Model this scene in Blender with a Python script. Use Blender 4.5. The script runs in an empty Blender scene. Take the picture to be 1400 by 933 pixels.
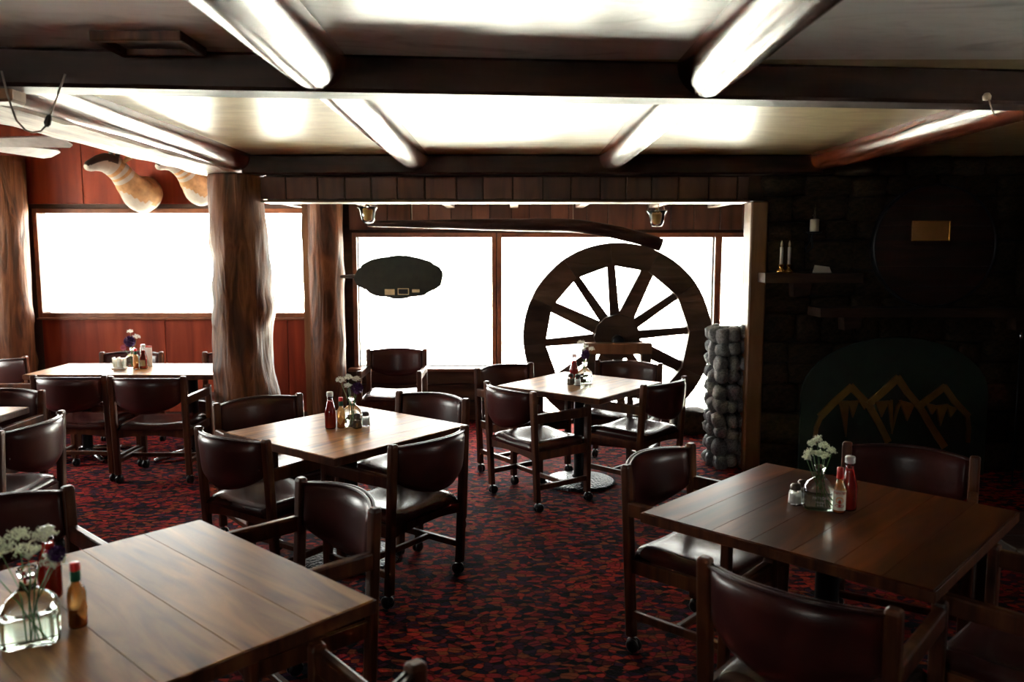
import bpy, bmesh, math, random
from mathutils import Vector, Matrix, noise, Euler
random.seed(7)
PI = math.pi
SC = bpy.context.scene
COL = SC.collection

# ------------------------------------------------------------------ camera
cd = bpy.data.cameras.new('camera'); cam = bpy.data.objects.new('camera', cd); COL.objects.link(cam)
cd.sensor_width = 36.0; cd.lens = 36.0 * 1100 / 1400
cam.location = (0, 0, 1.7); cam.rotation_euler = (PI/2 - math.atan(121.5/1100), 0, 0)
cd.dof.use_dof = True; cd.dof.focus_distance = 4.6; cd.dof.aperture_fstop = 2.6
cd.clip_start = 0.05
SC.camera = cam
# ------------------------------------------------------------------ sky, sun, exposure
SKY = 11.0
w = bpy.data.worlds.new('sky'); SC.world = w; w.use_nodes = True
bg = w.node_tree.nodes['Background']; bg.inputs[0].default_value = (1.0, 0.965, 0.91, 1); bg.inputs[1].default_value = SKY
sd = bpy.data.lights.new('sun', 'SUN'); sd.energy = 180; sd.angle = 0.01; sd.color = (1, .95, .86)
sun = bpy.data.objects.new('sun', sd); COL.objects.link(sun)
sun.rotation_euler = Vector((0, 0.1, -1)).to_track_quat('-Z', 'Y').to_euler()
def portal(name, loc, rot, sx, sz):            # guides the sampling of daylight through an opening, gives no light itself
    l = bpy.data.lights.new(name, 'AREA'); l.shape = 'RECTANGLE'; l.size = sx; l.size_y = sz
    l.cycles.is_portal = True
    o = bpy.data.objects.new(name, l); COL.objects.link(o); o.location = loc; o.rotation_euler = rot
portal('portal_window', (-3.33, 8.14, 1.59), (-PI/2, 0, 0), 2.66, .98)
portal('portal_window', (-5.5, 8.14, 1.4), (-PI/2, 0, 0), 1.0, 1.8)
portal('portal_window', (-.865, 8.14, 1.2), (-PI/2, 0, 0), 1.34, 1.29)
portal('portal_window', (.95, 8.14, .95), (-PI/2, 0, 0), 2.1, 1.8)
portal('portal_window', (-6.32, 5.9, 1.5), (0, -PI/2, 0), 1.5, 1.8)
portal('portal_window', (-2.55, -3.12, 1.6), (PI/2, 0, 0), .6, .8)
portal('portal_window', (4.42, 2.45, 1.5), (0, PI/2, 0), .7, .42)
portal('portal_window', (2.3, 8.14, .95), (-PI/2, 0, 0), .45, 1.8)
vs = SC.view_settings
vs.view_transform = 'Standard'; vs.look = 'None'; vs.gamma = 1.0; vs.use_curve_mapping = False
vs.exposure = 1.35

# ------------------------------------------------------------------ materials
MATS = {}
def newmat(name):
    m = bpy.data.materials.new(name); m.use_nodes = True; MATS[name] = m
    nt = m.node_tree; return m, nt, nt.nodes['Principled BSDF']
def setp(b, rough=.5, metal=0, spec=.5, coat=0, trans=0, ior=1.45):
    b.inputs['Roughness'].default_value = rough; b.inputs['Metallic'].default_value = metal
    b.inputs['Specular IOR Level'].default_value = spec; b.inputs['Coat Weight'].default_value = coat
    b.inputs['Coat Roughness'].default_value = .12
    b.inputs['Transmission Weight'].default_value = trans; b.inputs['IOR'].default_value = ior
def plain(name, c, rough=.5, metal=0, spec=.5, coat=0, trans=0, ior=1.45, var=.12, vs_=14):
    m, nt, b = newmat(name); setp(b, rough, metal, spec, coat, trans, ior)
    if var:
        tc = nt.nodes.new('ShaderNodeTexCoord'); n = nt.nodes.new('ShaderNodeTexNoise'); n.inputs['Scale'].default_value = vs_
        r = nt.nodes.new('ShaderNodeValToRGB')
        r.color_ramp.elements[0].position = .3; r.color_ramp.elements[1].position = .7
        r.color_ramp.elements[0].color = (*[x*(1-var) for x in c], 1); r.color_ramp.elements[1].color = (*[min(1, x*(1+var)) for x in c], 1)
        nt.links.new(tc.outputs['Object'], n.inputs['Vector']); nt.links.new(n.outputs['Fac'], r.inputs[0]); nt.links.new(r.outputs[0], b.inputs['Base Color'])
    else: b.inputs['Base Color'].default_value = (*c, 1)
    return m
def wood(name, stops, sc=(14, 1.2, 14), rough=.35, bump=.05, rand=.0, coat=0, detail=6, dist=.6, contrast=(.3, .7), spec=.5):
    """grain: noise stretched along one object axis; each object shifted by its random number"""
    m, nt, b = newmat(name); setp(b, rough, coat=coat, spec=spec); N = nt.nodes.new; L = nt.links.new
    tc = N('ShaderNodeTexCoord'); mp = N('ShaderNodeMapping'); mp.inputs['Scale'].default_value = sc
    oi = N('ShaderNodeObjectInfo'); ml = N('ShaderNodeMath'); ml.operation = 'MULTIPLY'; ml.inputs[1].default_value = 37
    L(oi.outputs['Random'], ml.inputs[0]); L(ml.outputs[0], mp.inputs['Location']); L(tc.outputs['Object'], mp.inputs['Vector'])
    n = N('ShaderNodeTexNoise'); n.inputs['Scale'].default_value = 1; n.inputs['Detail'].default_value = detail; n.inputs['Distortion'].default_value = dist
    L(mp.outputs[0], n.inputs['Vector'])
    r = N('ShaderNodeValToRGB'); e = r.color_ramp.elements
    k = len(stops); e[0].position = contrast[0]; e[1].position = contrast[1]
    for i in range(1, k-1): e.new(contrast[0]+(contrast[1]-contrast[0])*i/(k-1))
    for i, s in enumerate(stops): e[i].color = (*s, 1)
    L(n.outputs['Fac'], r.inputs[0])
    if rand:
        mr = N('ShaderNodeMapRange'); mr.inputs[3].default_value = 1-rand; mr.inputs[4].default_value = 1+rand
        hs = N('ShaderNodeHueSaturation'); L(oi.outputs['Random'], mr.inputs[0]); L(mr.outputs[0], hs.inputs['Value']); L(r.outputs[0], hs.inputs['Color']); L(hs.outputs[0], b.inputs['Base Color'])
    else: L(r.outputs[0], b.inputs['Base Color'])
    bp = N('ShaderNodeBump'); bp.inputs['Strength'].default_value = bump; bp.inputs['Distance'].default_value = .02
    L(n.outputs['Fac'], bp.inputs['Height']); L(bp.outputs[0], b.inputs['Normal'])
    return m
def thin_glass(name, tint, rough=.0, refl=1.0):
    m, nt, b = newmat(name); nt.nodes.remove(b); N = nt.nodes.new; L = nt.links.new
    t = N('ShaderNodeBsdfTransparent'); t.inputs[0].default_value = (*tint, 1)
    g = N('ShaderNodeBsdfGlossy'); g.inputs['Roughness'].default_value = rough
    f = N('ShaderNodeFresnel'); f.inputs[0].default_value = 1.45
    ml = N('ShaderNodeMath'); ml.operation = 'MULTIPLY'; ml.inputs[1].default_value = refl
    mx = N('ShaderNodeMixShader'); L(f.outputs[0], ml.inputs[0]); L(ml.outputs[0], mx.inputs[0]); L(t.outputs[0], mx.inputs[1]); L(g.outputs[0], mx.inputs[2])
    L(mx.outputs[0], nt.nodes['Material Output'].inputs[0]); return m

wood('frame_wood', [(.03, .008, .0035), (.075, .021, .008), (.125, .04, .015)], (22, 22, 2.0), .36, .03, spec=.4)
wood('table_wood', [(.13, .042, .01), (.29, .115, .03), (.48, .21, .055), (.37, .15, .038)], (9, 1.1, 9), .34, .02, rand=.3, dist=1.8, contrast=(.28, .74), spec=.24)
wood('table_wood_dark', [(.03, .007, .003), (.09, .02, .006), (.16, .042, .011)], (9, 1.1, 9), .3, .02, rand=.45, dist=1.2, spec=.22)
wood('panel_red', [(.12, .013, .005), (.2, .026, .009), (.27, .044, .015)], (9, 9, 1.0), .45, .02, rand=.12, spec=.25)
wood('dark_wood', [(.01, .0035, .002), (.022, .007, .004), (.038, .012, .006)], (2.0, 14, 14), .5, .15, spec=.25)
wood('dark_wood_y', [(.018, .007, .004), (.04, .015, .008), (.065, .025, .012)], (14, 2.0, 14), .5, .15)
wood('header_board', [(.045, .014, .008), (.085, .027, .014), (.12, .04, .02)], (10, 10, 1.5), .55, .1, rand=.35)
wood('window_trim', [(.1, .03, .012), (.17, .055, .022), (.22, .08, .03)], (8, 8, 8), .4, .05)
wood('log_bark', [(.025, .008, .003), (.075, .022, .008), (.15, .05, .018), (.05, .013, .005)], (9, 9, 1.3), .5, .8, spec=.25, dist=1.6, detail=9)
wood('log_beam_red', [(.03, .006, .003), (.075, .013, .006), (.13, .028, .012)], (12, .9, 12), .24, .22, dist=.8, coat=.2)
wood('rough_beam', [(.16, .1, .07), (.36, .27, .21), (.55, .46, .38), (.28, .15, .1)], (11, 1.4, 11), .6, .5, detail=10)
wood('pale_post', [(.09, .035, .012), (.15, .065, .024), (.21, .1, .042)], (10, 10, 1.2), .45, .1)
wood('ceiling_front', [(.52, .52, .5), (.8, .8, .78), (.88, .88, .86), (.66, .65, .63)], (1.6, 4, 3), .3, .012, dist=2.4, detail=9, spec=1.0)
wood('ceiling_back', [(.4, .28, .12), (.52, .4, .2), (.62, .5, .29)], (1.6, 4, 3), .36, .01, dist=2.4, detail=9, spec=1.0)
wood('plank_old', [(.02, .01, .006), (.042, .02, .011), (.07, .034, .02)], (2, 12, 12), .6, .4, rand=.3, spec=.3)
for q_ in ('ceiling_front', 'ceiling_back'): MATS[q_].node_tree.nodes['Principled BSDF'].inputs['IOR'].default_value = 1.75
plain('leather', (.045, .009, .0085), .3, spec=.5, var=.25, vs_=9)
plain('leather_seat', (.04, .0095, .0085), .27, spec=.5, var=.25, vs_=9)
plain('piping', (.03, .008, .007), .35)
plain('black_rubber', (.008, .008, .01), .3)
plain('black_iron', (.012, .013, .016), .38, metal=.6)
plain('steel', (.5, .5, .52), .25, metal=1)
plain('brass', (.75, .48, .16), .22, metal=1)
plain('white_paint', (.8, .8, .79), .4)
plain('cream', (.72, .64, .5), .5)
plain('card_white', (.85, .84, .8), .6)
plain('stone_grey', (.16, .17, .185), .62, var=.45, vs_=9)
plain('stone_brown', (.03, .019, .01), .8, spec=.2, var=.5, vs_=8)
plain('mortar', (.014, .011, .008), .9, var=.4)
plain('wall_dark', (.05, .022, .014), .7)
plain('ground_pale', (.5, .5, .45), .9, var=.2, vs_=2)
plain('ketchup', (.4, .012, .008), .18, spec=.5, coat=.6)
plain('hot_sauce', (.62, .13, .02), .2, coat=.5)
plain('hot_sauce_backlit', (.9, .5, .16), .35, coat=.5, trans=.5, ior=1.2)  # base lightened in place of backlight through the upper sauce
plain('red_plastic', (.55, .015, .012), .35)
plain('green_foil', (.01, .09, .045), .35)
plain('label_cream', (.78, .62, .36), .5)
plain('label_orange', (.8, .36, .1), .5)
plain('label_white', (.85, .78, .65), .5)
plain('print_red', (.55, .03, .015), .5, var=0)
plain('print_orange', (.85, .3, .04), .5, var=0)
plain('print_dark', (.02, .02, .025), .5, var=0)
plain('salt', (.85, .82, .78), .8)
plain('pepper', (.13, .085, .05), .9, var=.5, vs_=120)
plain('shaker_lid', (.08, .055, .045), .3, metal=.7)
plain('floret', (.78, .82, .66), .7, var=.15)
plain('floret_white', (.85, .86, .8), .7, var=.1)
plain('stem_green', (.06, .16, .03), .5)
plain('bloom_purple', (.06, .006, .1), .6, var=.4, vs_=60)
plain('bloom_pink', (.6, .16, .25), .6)
plain('fur_tan', (.34, .17, .065), .75, var=.25, vs_=18)
plain('fur_white', (.36, .31, .26), .8, var=.1, vs_=18)
plain('fur_dark', (.035, .018, .012), .6)
plain('horn_black', (.02, .017, .015), .4)
plain('screen_green', (.012, .028, .02), .5)
plain('emblem_gold', (.3, .17, .05), .4, metal=.6)
plain('wire', (.25, .2, .16), .5)
plain('lamp_amber', (.5, .3, .08), .35)
plain('oval_slab', (.012, .015, .009), .5, var=.4)
plain('vent_grey', (.1, .1, .1), .5, metal=.3)
thin_glass('window_glass', (.97, .99, .98), 0, .8)
plain('bottle_glass', (.9, .97, .92), .02, trans=1.0, ior=1.42, var=0)
thin_glass('clear_glass', (.97, .985, .98), .02, 1.3)
thin_glass('water', (.92, .97, .91), .02, .7)

# carpet: fine flecks of red, wine, violet and near black
m, nt, b = newmat('carpet'); setp(b, .95, spec=.1); N = nt.nodes.new; L = nt.links.new
tc = N('ShaderNodeTexCoord'); n1 = N('ShaderNodeTexNoise'); n1.inputs['Scale'].default_value = 3; n1.inputs['Detail'].default_value = 3
mx = N('ShaderNodeVectorMath'); mx.operation = 'MULTIPLY_ADD'; mx.inputs[1].default_value = (.12, .12, .12)
L(tc.outputs['Object'], n1.inputs['Vector']); L(n1.outputs['Color'], mx.inputs[0]); L(tc.outputs['Object'], mx.inputs[2])
mp = N('ShaderNodeMapping'); mp.inputs['Scale'].default_value = (23, 36, 1); L(mx.outputs[0], mp.inputs['Vector'])
v = N('ShaderNodeTexVoronoi'); v.inputs['Scale'].default_value = 1; L(mp.outputs[0], v.inputs['Vector'])
sp = N('ShaderNodeSeparateColor'); L(v.outputs['Color'], sp.inputs[0])
r = N('ShaderNodeValToRGB'); r.color_ramp.interpolation = 'CONSTANT'; e = r.color_ramp.elements
cols = [(.008, .003, .006), (.24, .012, .012), (.045, .007, .03), (.42, .026, .016), (.08, .006, .009), (.26, .045, .015), (.018, .006, .025), (.32, .013, .02)]
e[0].color = (*cols[0], 1); e[1].position = 1/8; e[1].color = (*cols[1], 1)
for i in range(2, 8): q = e.new(i/8); q.color = (*cols[i], 1)
L(sp.outputs[0], r.inputs[0])
n2 = N('ShaderNodeTexNoise'); n2.inputs['Scale'].default_value = 90; n2.inputs['Detail'].default_value = 4; L(tc.outputs['Object'], n2.inputs['Vector'])
ve = N('ShaderNodeTexVoronoi'); ve.feature = 'DISTANCE_TO_EDGE'; ve.inputs['Scale'].default_value = 1; L(mp.outputs[0], ve.inputs['Vector'])
mr = N('ShaderNodeMapRange'); mr.inputs[1].default_value = 0; mr.inputs[2].default_value = .12; mr.inputs[3].default_value = .25; L(ve.outputs[0], mr.inputs[0])
mm = N('ShaderNodeMix'); mm.data_type = 'RGBA'; mm.blend_type = 'MULTIPLY'; mm.inputs['Factor'].default_value = 1
mm2 = N('ShaderNodeMix'); mm2.data_type = 'RGBA'; mm2.blend_type = 'MULTIPLY'; mm2.inputs['Factor'].default_value = .6
L(r.outputs[0], mm.inputs['A']); L(mr.outputs[0], mm.inputs['B']); L(mm.outputs['Result'], mm2.inputs['A']); L(n2.outputs['Fac'], mm2.inputs['B']); L(mm2.outputs['Result'], b.inputs['Base Color'])
bp = N('ShaderNodeBump'); bp.inputs['Strength'].default_value = .5; bp.inputs['Distance'].default_value = .01; L(n2.outputs['Fac'], bp.inputs['Height']); L(bp.outputs[0], b.inputs['Normal'])
# hammered iron table foot
m, nt, b = newmat('hammered_iron'); setp(b, .3, metal=.8); b.inputs['Base Color'].default_value = (.03, .034, .042, 1)
tc = nt.nodes.new('ShaderNodeTexCoord'); v = nt.nodes.new('ShaderNodeTexVoronoi'); v.inputs['Scale'].default_value = 55
bp = nt.nodes.new('ShaderNodeBump'); bp.inputs['Strength'].default_value = 1; bp.inputs['Distance'].default_value = .01
nt.links.new(tc.outputs['Object'], v.inputs['Vector']); nt.links.new(v.outputs['Distance'], bp.inputs['Height']); nt.links.new(bp.outputs[0], b.inputs['Normal'])

# ------------------------------------------------------------------ mesh helpers
def obj(name, bm, mat, parent=None, smooth=False, loc=None, rot=None):
    """turn a bmesh (or ready mesh) into ONE linked object"""
    if isinstance(bm, bmesh.types.BMesh):
        me = bpy.data.meshes.new(name); bmesh.ops.recalc_face_normals(bm, faces=bm.faces); bm.to_mesh(me); bm.free()
        for mm in (mat if isinstance(mat, (list, tuple)) else [mat]): me.materials.append(MATS[mm])
        if smooth:
            for p in me.polygons: p.use_smooth = True
    else: me = bm
    o = bpy.data.objects.new(name, me); COL.objects.link(o)
    if parent: o.parent = parent
    if loc is not None: o.location = loc
    if rot is not None: o.rotation_euler = rot
    return o
def tag(o, label, cat, group=None):
    o['label'] = label; o['category'] = cat
    if group: o['group'] = group
    return o
def thing(name, label, cat, loc=(0, 0, 0), rz=0, group=None):
    o = bpy.data.objects.new(name, None); COL.objects.link(o); o.empty_display_size = .1
    o.location = loc; o.rotation_euler = (0, 0, rz); return tag(o, label, cat, group)
def struct(o): o['kind'] = 'structure'; return o
def box(bm, c, s, rot=None, bev=0, seg=1):
    M = Matrix.Translation(c) @ (rot.to_4x4() if rot else Matrix()) @ Matrix.Diagonal((*s, 1))
    r = bmesh.ops.create_cube(bm, size=1, matrix=M)
    if bev:
        ed = list({e for v in r['verts'] for e in v.link_edges})
        bmesh.ops.bevel(bm, geom=ed, offset=bev, segments=seg, affect='EDGES', profile=.5)
    return bm
def B(c, s, rot=None, bev=0, seg=1): return box(bmesh.new(), c, s, rot, bev, seg)
def B2(a, b_, bev=0): return B([(x+y)/2 for x, y in zip(a, b_)], [abs(y-x) for x, y in zip(a, b_)], bev=bev)
def lathe(prof, n=20, bm=None, c=(0, 0, 0), sq=None, cap=True):
    """profile [(r,z)] spun about z; sq = superellipse exponent with x,y half ratios for flattened bottles"""
    bm = bm or bmesh.new(); rings = []
    for r, z in prof:
        ring = []
        for i in range(n):
            a = 2*PI*i/n; ca, sa = math.cos(a), math.sin(a)
            if sq:
                ex, kx, ky = sq(z) if callable(sq) else sq
                ca = math.copysign(abs(ca)**(2/ex), ca)*kx; sa = math.copysign(abs(sa)**(2/ex), sa)*ky
            ring.append(bm.verts.new((c[0]+r*ca, c[1]+r*sa, c[2]+z)))
        rings.append(ring)
    for a, b_ in zip(rings, rings[1:]):
        for i in range(n): bm.faces.new((a[i], a[(i+1) % n], b_[(i+1) % n], b_[i]))
    if prof[0][0] > 1e-5 and cap: bm.faces.new(rings[0][::-1])
    if prof[-1][0] > 1e-5 and cap is True: bm.faces.new(rings[-1])
    bmesh.ops.remove_doubles(bm, verts=[v for ring in (rings[0], rings[-1]) for v in ring], dist=1e-6)
    return bm
def tube(pts, rad, n=8, bm=None, fn=None):
    """tube along points; rad a number or list; fn(i,angle)->radius factor"""
    bm = bm or bmesh.new(); pts = [Vector(p) for p in pts]; rings = []; up = None
    for i, p in enumerate(pts):
        t = (pts[min(i+1, len(pts)-1)]-pts[max(i-1, 0)]).normalized()
        if up is None: up = Vector((0, 0, 1)) if abs(t.z) < .9 else Vector((0, 1, 0))
        s = t.cross(up).normalized(); up = s.cross(t).normalized()
        r = rad[i] if isinstance(rad, (list, tuple)) else rad
        rings.append([bm.verts.new(p+(s*math.cos(2*PI*k/n)+up*math.sin(2*PI*k/n))*r*(fn(i, 2*PI*k/n) if fn else 1)) for k in range(n)])
    for a, b_ in zip(rings, rings[1:]):
        for k in range(n): bm.faces.new((a[k], a[(k+1) % n], b_[(k+1) % n], b_[k]))
    bm.faces.new(rings[0][::-1]); bm.faces.new(rings[-1]); return bm
def ball(c, r, bm=None, sub=2, s=(1, 1, 1)):
    bm = bm or bmesh.new()
    bmesh.ops.create_icosphere(bm, subdivisions=sub, radius=r, matrix=Matrix.Translation(c) @ Matrix.Diagonal((*s, 1))); return bm
def prism(outline, y0, y1, bm=None):
    """outline [(x,z)] extruded from y0 to y1"""
    bm = bm or bmesh.new()
    a = [bm.verts.new((x, y0, z)) for x, z in outline]; b_ = [bm.verts.new((x, y1, z)) for x, z in outline]; n = len(a)
    bm.faces.new(a); bm.faces.new(b_[::-1])
    for i in range(n): bm.faces.new((a[i], b_[i], b_[(i+1) % n], a[(i+1) % n]))
    return bm
def text_mesh(s, size, depth=.0006):
    c = bpy.data.curves.new('text', 'FONT'); c.body = s; c.size = size; c.extrude = depth; c.align_x = 'CENTER'
    t = bpy.data.objects.new('text', c); COL.objects.link(t); bpy.context.view_layer.update()
    me = bpy.data.meshes.new_from_object(t.evaluated_get(bpy.context.evaluated_depsgraph_get())); bpy.data.objects.remove(t); return me
def dup(root, loc, rz, label, group):
    r_ = root.copy(); COL.objects.link(r_); r_.location = loc; r_.rotation_euler = (0, 0, rz); r_['label'] = label
    if group: r_['group'] = group
    for ch in list(root.children):
        c = ch.copy(); COL.objects.link(c); c.parent = r_
        for g in ch.children:
            d = g.copy(); COL.objects.link(d); d.parent = c
    return r_

# ================================================================== THE ROOM
floor = struct(obj('floor', B2((-6.2, -3, -.1), (4.4, 8.1, 0)), 'carpet'))
obj_g = obj('ground', B2((-60, -60, -.7), (60, 60, -.5)), 'ground_pale'); struct(obj_g); obj_g['label'] = 'pale sunlit gravel ground outside the windows'
# ceilings: front bay, second bay, taller left bay, low window bay
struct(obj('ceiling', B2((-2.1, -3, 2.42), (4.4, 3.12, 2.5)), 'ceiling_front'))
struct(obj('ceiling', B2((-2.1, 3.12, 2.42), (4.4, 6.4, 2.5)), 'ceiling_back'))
struct(obj('ceiling', B2((-6.2, -3, 3.25), (-2.1, 8.1, 3.33)), 'header_board'))
struct(obj('ceiling', B2((-2.1, 6.4, 2.24), (2.8, 8.1, 2.32)), 'header_board'))
struct(obj('wall_upper', B2((-2.2, -3, 2.5), (-2.1, 8.0, 3.25)), 'wall_dark'))
bm = bmesh.new()
for a, c in (((-6.2, 0), (-2.85, 3.3)), ((-2.85, 0), (-2.25, 1.2)), ((-2.85, 2.0), (-2.25, 3.3)), ((-2.25, 0), (4.4, 3.3))): box(bm, ((a[0]+c[0])/2, -3.05, (a[1]+c[1])/2), (c[0]-a[0], .1, c[1]-a[1]))
struct(obj('wall_rear', bm, 'wall_dark'))
bm = bmesh.new()
for a, c in (((-3, 0), (5.0, 3.3)), ((5.0, 0), (6.8, .75)), ((5.0, 2.25), (6.8, 3.3)), ((6.8, 0), (8.1, 3.3))): box(bm, (-6.25, (a[0]+c[0])/2, (a[1]+c[1])/2), (.1, c[0]-a[0], c[1]-a[1]))
struct(obj('wall_left', bm, 'wall_dark'))
bm = bmesh.new()
for a, c in (((-3, 0), (2.24, 2.5)), ((2.24, 0), (2.66, 1.15)), ((2.24, 1.85), (2.66, 2.5)), ((2.66, 0), (6.6, 2.5))): box(bm, (4.35, (a[0]+c[0])/2, (a[1]+c[1])/2), (.1, c[0]-a[0], c[1]-a[1]))
struct(obj('wall_right', bm, 'wall_dark'))
struct(obj('wall_alcove', B2((2.7, 6.5, 0), (2.8, 8.1, 2.3)), 'wall_dark'))

# ---- window wall of the left bay: red plywood round a long window
def wall_with_holes(name, x0, x1, z0, z1, holes, mat):
    bm = bmesh.new(); xs = x0
    for hx0, hx1, hz0, hz1 in holes:
        if hx0 > xs: box(bm, ((xs+hx0)/2, 8.06, (z0+z1)/2), (hx0-xs, .12, z1-z0))
        if hz0 > z0: box(bm, ((hx0+hx1)/2, 8.06, (z0+hz0)/2), (hx1-hx0, .12, hz0-z0))
        box(bm, ((hx0+hx1)/2, 8.06, (hz1+z1)/2), (hx1-hx0, .12, z1-hz1)); xs = hx1
    if xs < x1: box(bm, ((xs+x1)/2, 8.06, (z0+z1)/2), (x1-xs, .12, z1-z0))
    return struct(obj(name, bm, mat))
WL = [(-6.0, -5.02, .5, 2.3), (-4.66, -2.0, 1.1, 2.08)]
WA = [(-1.53, -.2, .56, 1.845), (-.1, 2.0, .06, 1.845), (2.07, 2.5, .06, 1.845)]
wl = wall_with_holes('wall_back', -6.2, -1.79, 0, 3.3, WL, 'wall_dark')
wa = wall_with_holes('wall_window_bay', -1.79, 2.8, 0, 2.3, WA, 'dark_wood')
for x0, x1 in ((-4.98, -4.2), (-4.195, -2.98), (-2.975, -1.8)):
    obj('panel', B2((x0, 7.985, 2.17), (x1, 8.0, 3.24), .003), 'panel_red', wl)
for x0, x1 in ((-4.68, -3.46), (-3.455, -2.24), (-2.235, -1.8)):
    obj('panel', B2((x0, 7.985, .1), (x1, 8.0, 1.03), .003), 'panel_red', wl)
xs = -1.6
while xs < 2.5:
    wd = random.uniform(.17, .26); obj('board', B2((xs, 7.975, 1.92), (xs+wd-.008, 8.0, 2.24), .003), 'header_board', wa); xs += wd
z = .03
for k, h in enumerate((.2, .17, .14)):                       # rough old planks under the left window of the bay
    bm = bmesh.new(); top = [(x, z+h-.012+.01*noise.noise((x*7, k*3.1, 0))) for x in [-1.62+.05*i for i in range(31)]]
    bot = [(x, z+.008*noise.noise((x*7, k*3.1+9, 0))) for x, _ in top]
    obj('plank', prism(bot+top[::-1], 7.93-.012*k, 7.998, bm), 'plank_old', wa); z += h
# windows
def window(n, x0, x1, z0, z1, fr=.045, mat='window_trim'):
    bm = bmesh.new(); yc = 8.03
    o = obj('window_%d' % n, B2((x0, yc-.06, z0-fr), (x1, yc+.06, z0), .004), mat); struct(o); o['label'] = 'window with a plain wooden frame and blown-out daylight'
    obj('frame_top', B2((x0, yc-.06, z1), (x1, yc+.06, z1+fr), .004), mat, o)
    obj('frame_side', B2((x0-fr, yc-.06, z0-fr), (x0, yc+.06, z1+fr), .004), mat, o)
    obj('frame_side', B2((x1, yc-.06, z0-fr), (x1+fr, yc+.06, z1+fr), .004), mat, o)
    obj('pane', B2((x0, 8.06, z0), (x1, 8.066, z1)), 'window_glass', o)
for i, (a, b_, c, d) in enumerate(WL+WA): window(i+1, a, b_, c, d)
def fill_window(n, c, sx, sy, sz):                         # unseen windows added left, behind and right to let in fill light
    o = obj('window_%d' % n, B((c[0], c[1], c[2]-sz/2+.02), (max(sx, .12), max(sy, .12), .04)), 'window_trim'); struct(o); o['label'] = 'unseen window added to let in daylight, with a plain wooden frame'
    obj('frame_top', B((c[0], c[1], c[2]+sz/2-.02), (max(sx, .12), max(sy, .12), .04)), 'window_trim', o)
    for k in (-1, 1): obj('frame_side', B((c[0]+k*max(0, sx/2-.02), c[1]+k*max(0, sy/2-.02), c[2]), (.04 if sx else .12, .04 if sy else .12, sz)), 'window_trim', o)
    obj('pane', B(c, (sx or .006, sy or .006, sz)), 'window_glass', o)
fill_window(6, (-6.25, 5.9, 1.5), 0, 1.8, 1.5); fill_window(7, (-2.55, -3.05, 1.6), .6, 0, .8); fill_window(8, (4.35, 2.45, 1.5), 0, .42, .7)
s = obj('window_sill', B2((-1.62, 7.86, .525), (-.14, 7.99, .555), .005), 'window_trim', wa)
obj('window_sill', B2((-4.7, 7.93, 1.035), (-1.96, 7.99, 1.055), .004), 'window_trim', wl)
struct(obj('trim_1', B2((-.14, 7.9, 0), (2.6, 7.99, .04), .005), 'dark_wood'))
# rafters of the low bay
for k, x in enumerate((-2.05, -1.37, -.6, .02, .66, 1.37, 1.95)):
    o = obj('rafter', B2((x-.04, 6.42, 2.13), (x+.04, 7.96, 2.24), .004), 'rough_beam')
    tag(o, ['pale rafter end beside the log post in the window corner', 'first rafter above the oval slab, left of the window mullion', 'second rafter above the oval slab, nearest the window mullion',
            'rafter just right of the window mullion', 'rafter above the top of the big wooden wheel', 'rafter beside the right glass lamp', 'rafter at the pale door post'][k], 'rafter', 'rafters of the low window bay')
# opening: carrying beam, header boards, pale jamb
hd = struct(obj('wall_header', B2((-1.86, 6.2, 2.09), (2.0, 6.38, 2.42)), 'dark_wood'))
xs = -1.9
while xs < 1.78:
    wd = min(random.uniform(.19, .25), 1.8-xs); obj('board', B2((xs, 6.175, 2.1), (xs+wd-.01, 6.2, 2.265), .004), 'header_board', hd); xs += wd
o = obj('cross_beam', B2((-2.0, 6.04, 2.275), (2.3, 6.2, 2.415), .012), 'dark_wood'); tag(o, 'dark square beam above the opening to the window bay', 'beam')
o = obj('cross_beam', B((0, 0, 0), (4.7, .16, .135), bev=.012), 'dark_wood', loc=(.35, 3.2, 2.352), rot=(0, 0, math.radians(5.3))); tag(o, 'long dark square beam crossing the whole ceiling nearest the camera', 'beam')
o = obj('header_lit_edge', B2((-1.9, 6.15, 2.075), (1.8, 6.39, 2.092), .003), 'pale_post', hd)  # pale strip paints in the window-lit lower edge of the header
bm = bmesh.new(); box(bm, (1.86, 6.2, 1.04), (.13, .2, 2.08), bev=.012)
o = obj('door_post', bm, 'pale_post'); tag(o, 'square pale brown post between the window bay and the stone wall', 'post')

# ---- logs
def log(p0, p1, r0, r1, n=22, seg=46, rough=.05, seed=0, knots=(), flat=None):
    p0, p1 = Vector(p0), Vector(p1); pts = [p0.lerp(p1, i/seg) for i in range(seg+1)]
    rad = [r0+(r1-r0)*i/seg for i in range(seg+1)]
    def f(i, a):
        t = i/seg*(p1-p0).length; q = 1+rough*(noise.noise((math.cos(a)*1.1+seed, math.sin(a)*1.1, t*1.6))+.45*noise.noise((math.cos(a)*3+seed, math.sin(a)*3, t*4.5)))
        for kt, ka, ks in knots:
            da = (a-ka+PI) % (2*PI)-PI; q += ks*math.exp(-((t-kt)/.09)**2-(da/.38)**2)
        return q
    return tube(pts, rad, n, fn=f)
kn = lambda L_, n, s: [(random.uniform(.1, L_-.1), random.uniform(0, 2*PI), random.uniform(.5, 1)*s) for _ in range(n)]
o = obj('log_post', log((-2.07, 6.2, 0), (-2.1, 6.2, 2.28), .245, .2, 48, 110, .13, 3, kn(2.2, 22, .12)), 'log_bark', smooth=True); tag(o, 'thick knotty tree trunk post standing behind the centre table', 'post', 'rustic log posts')
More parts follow.
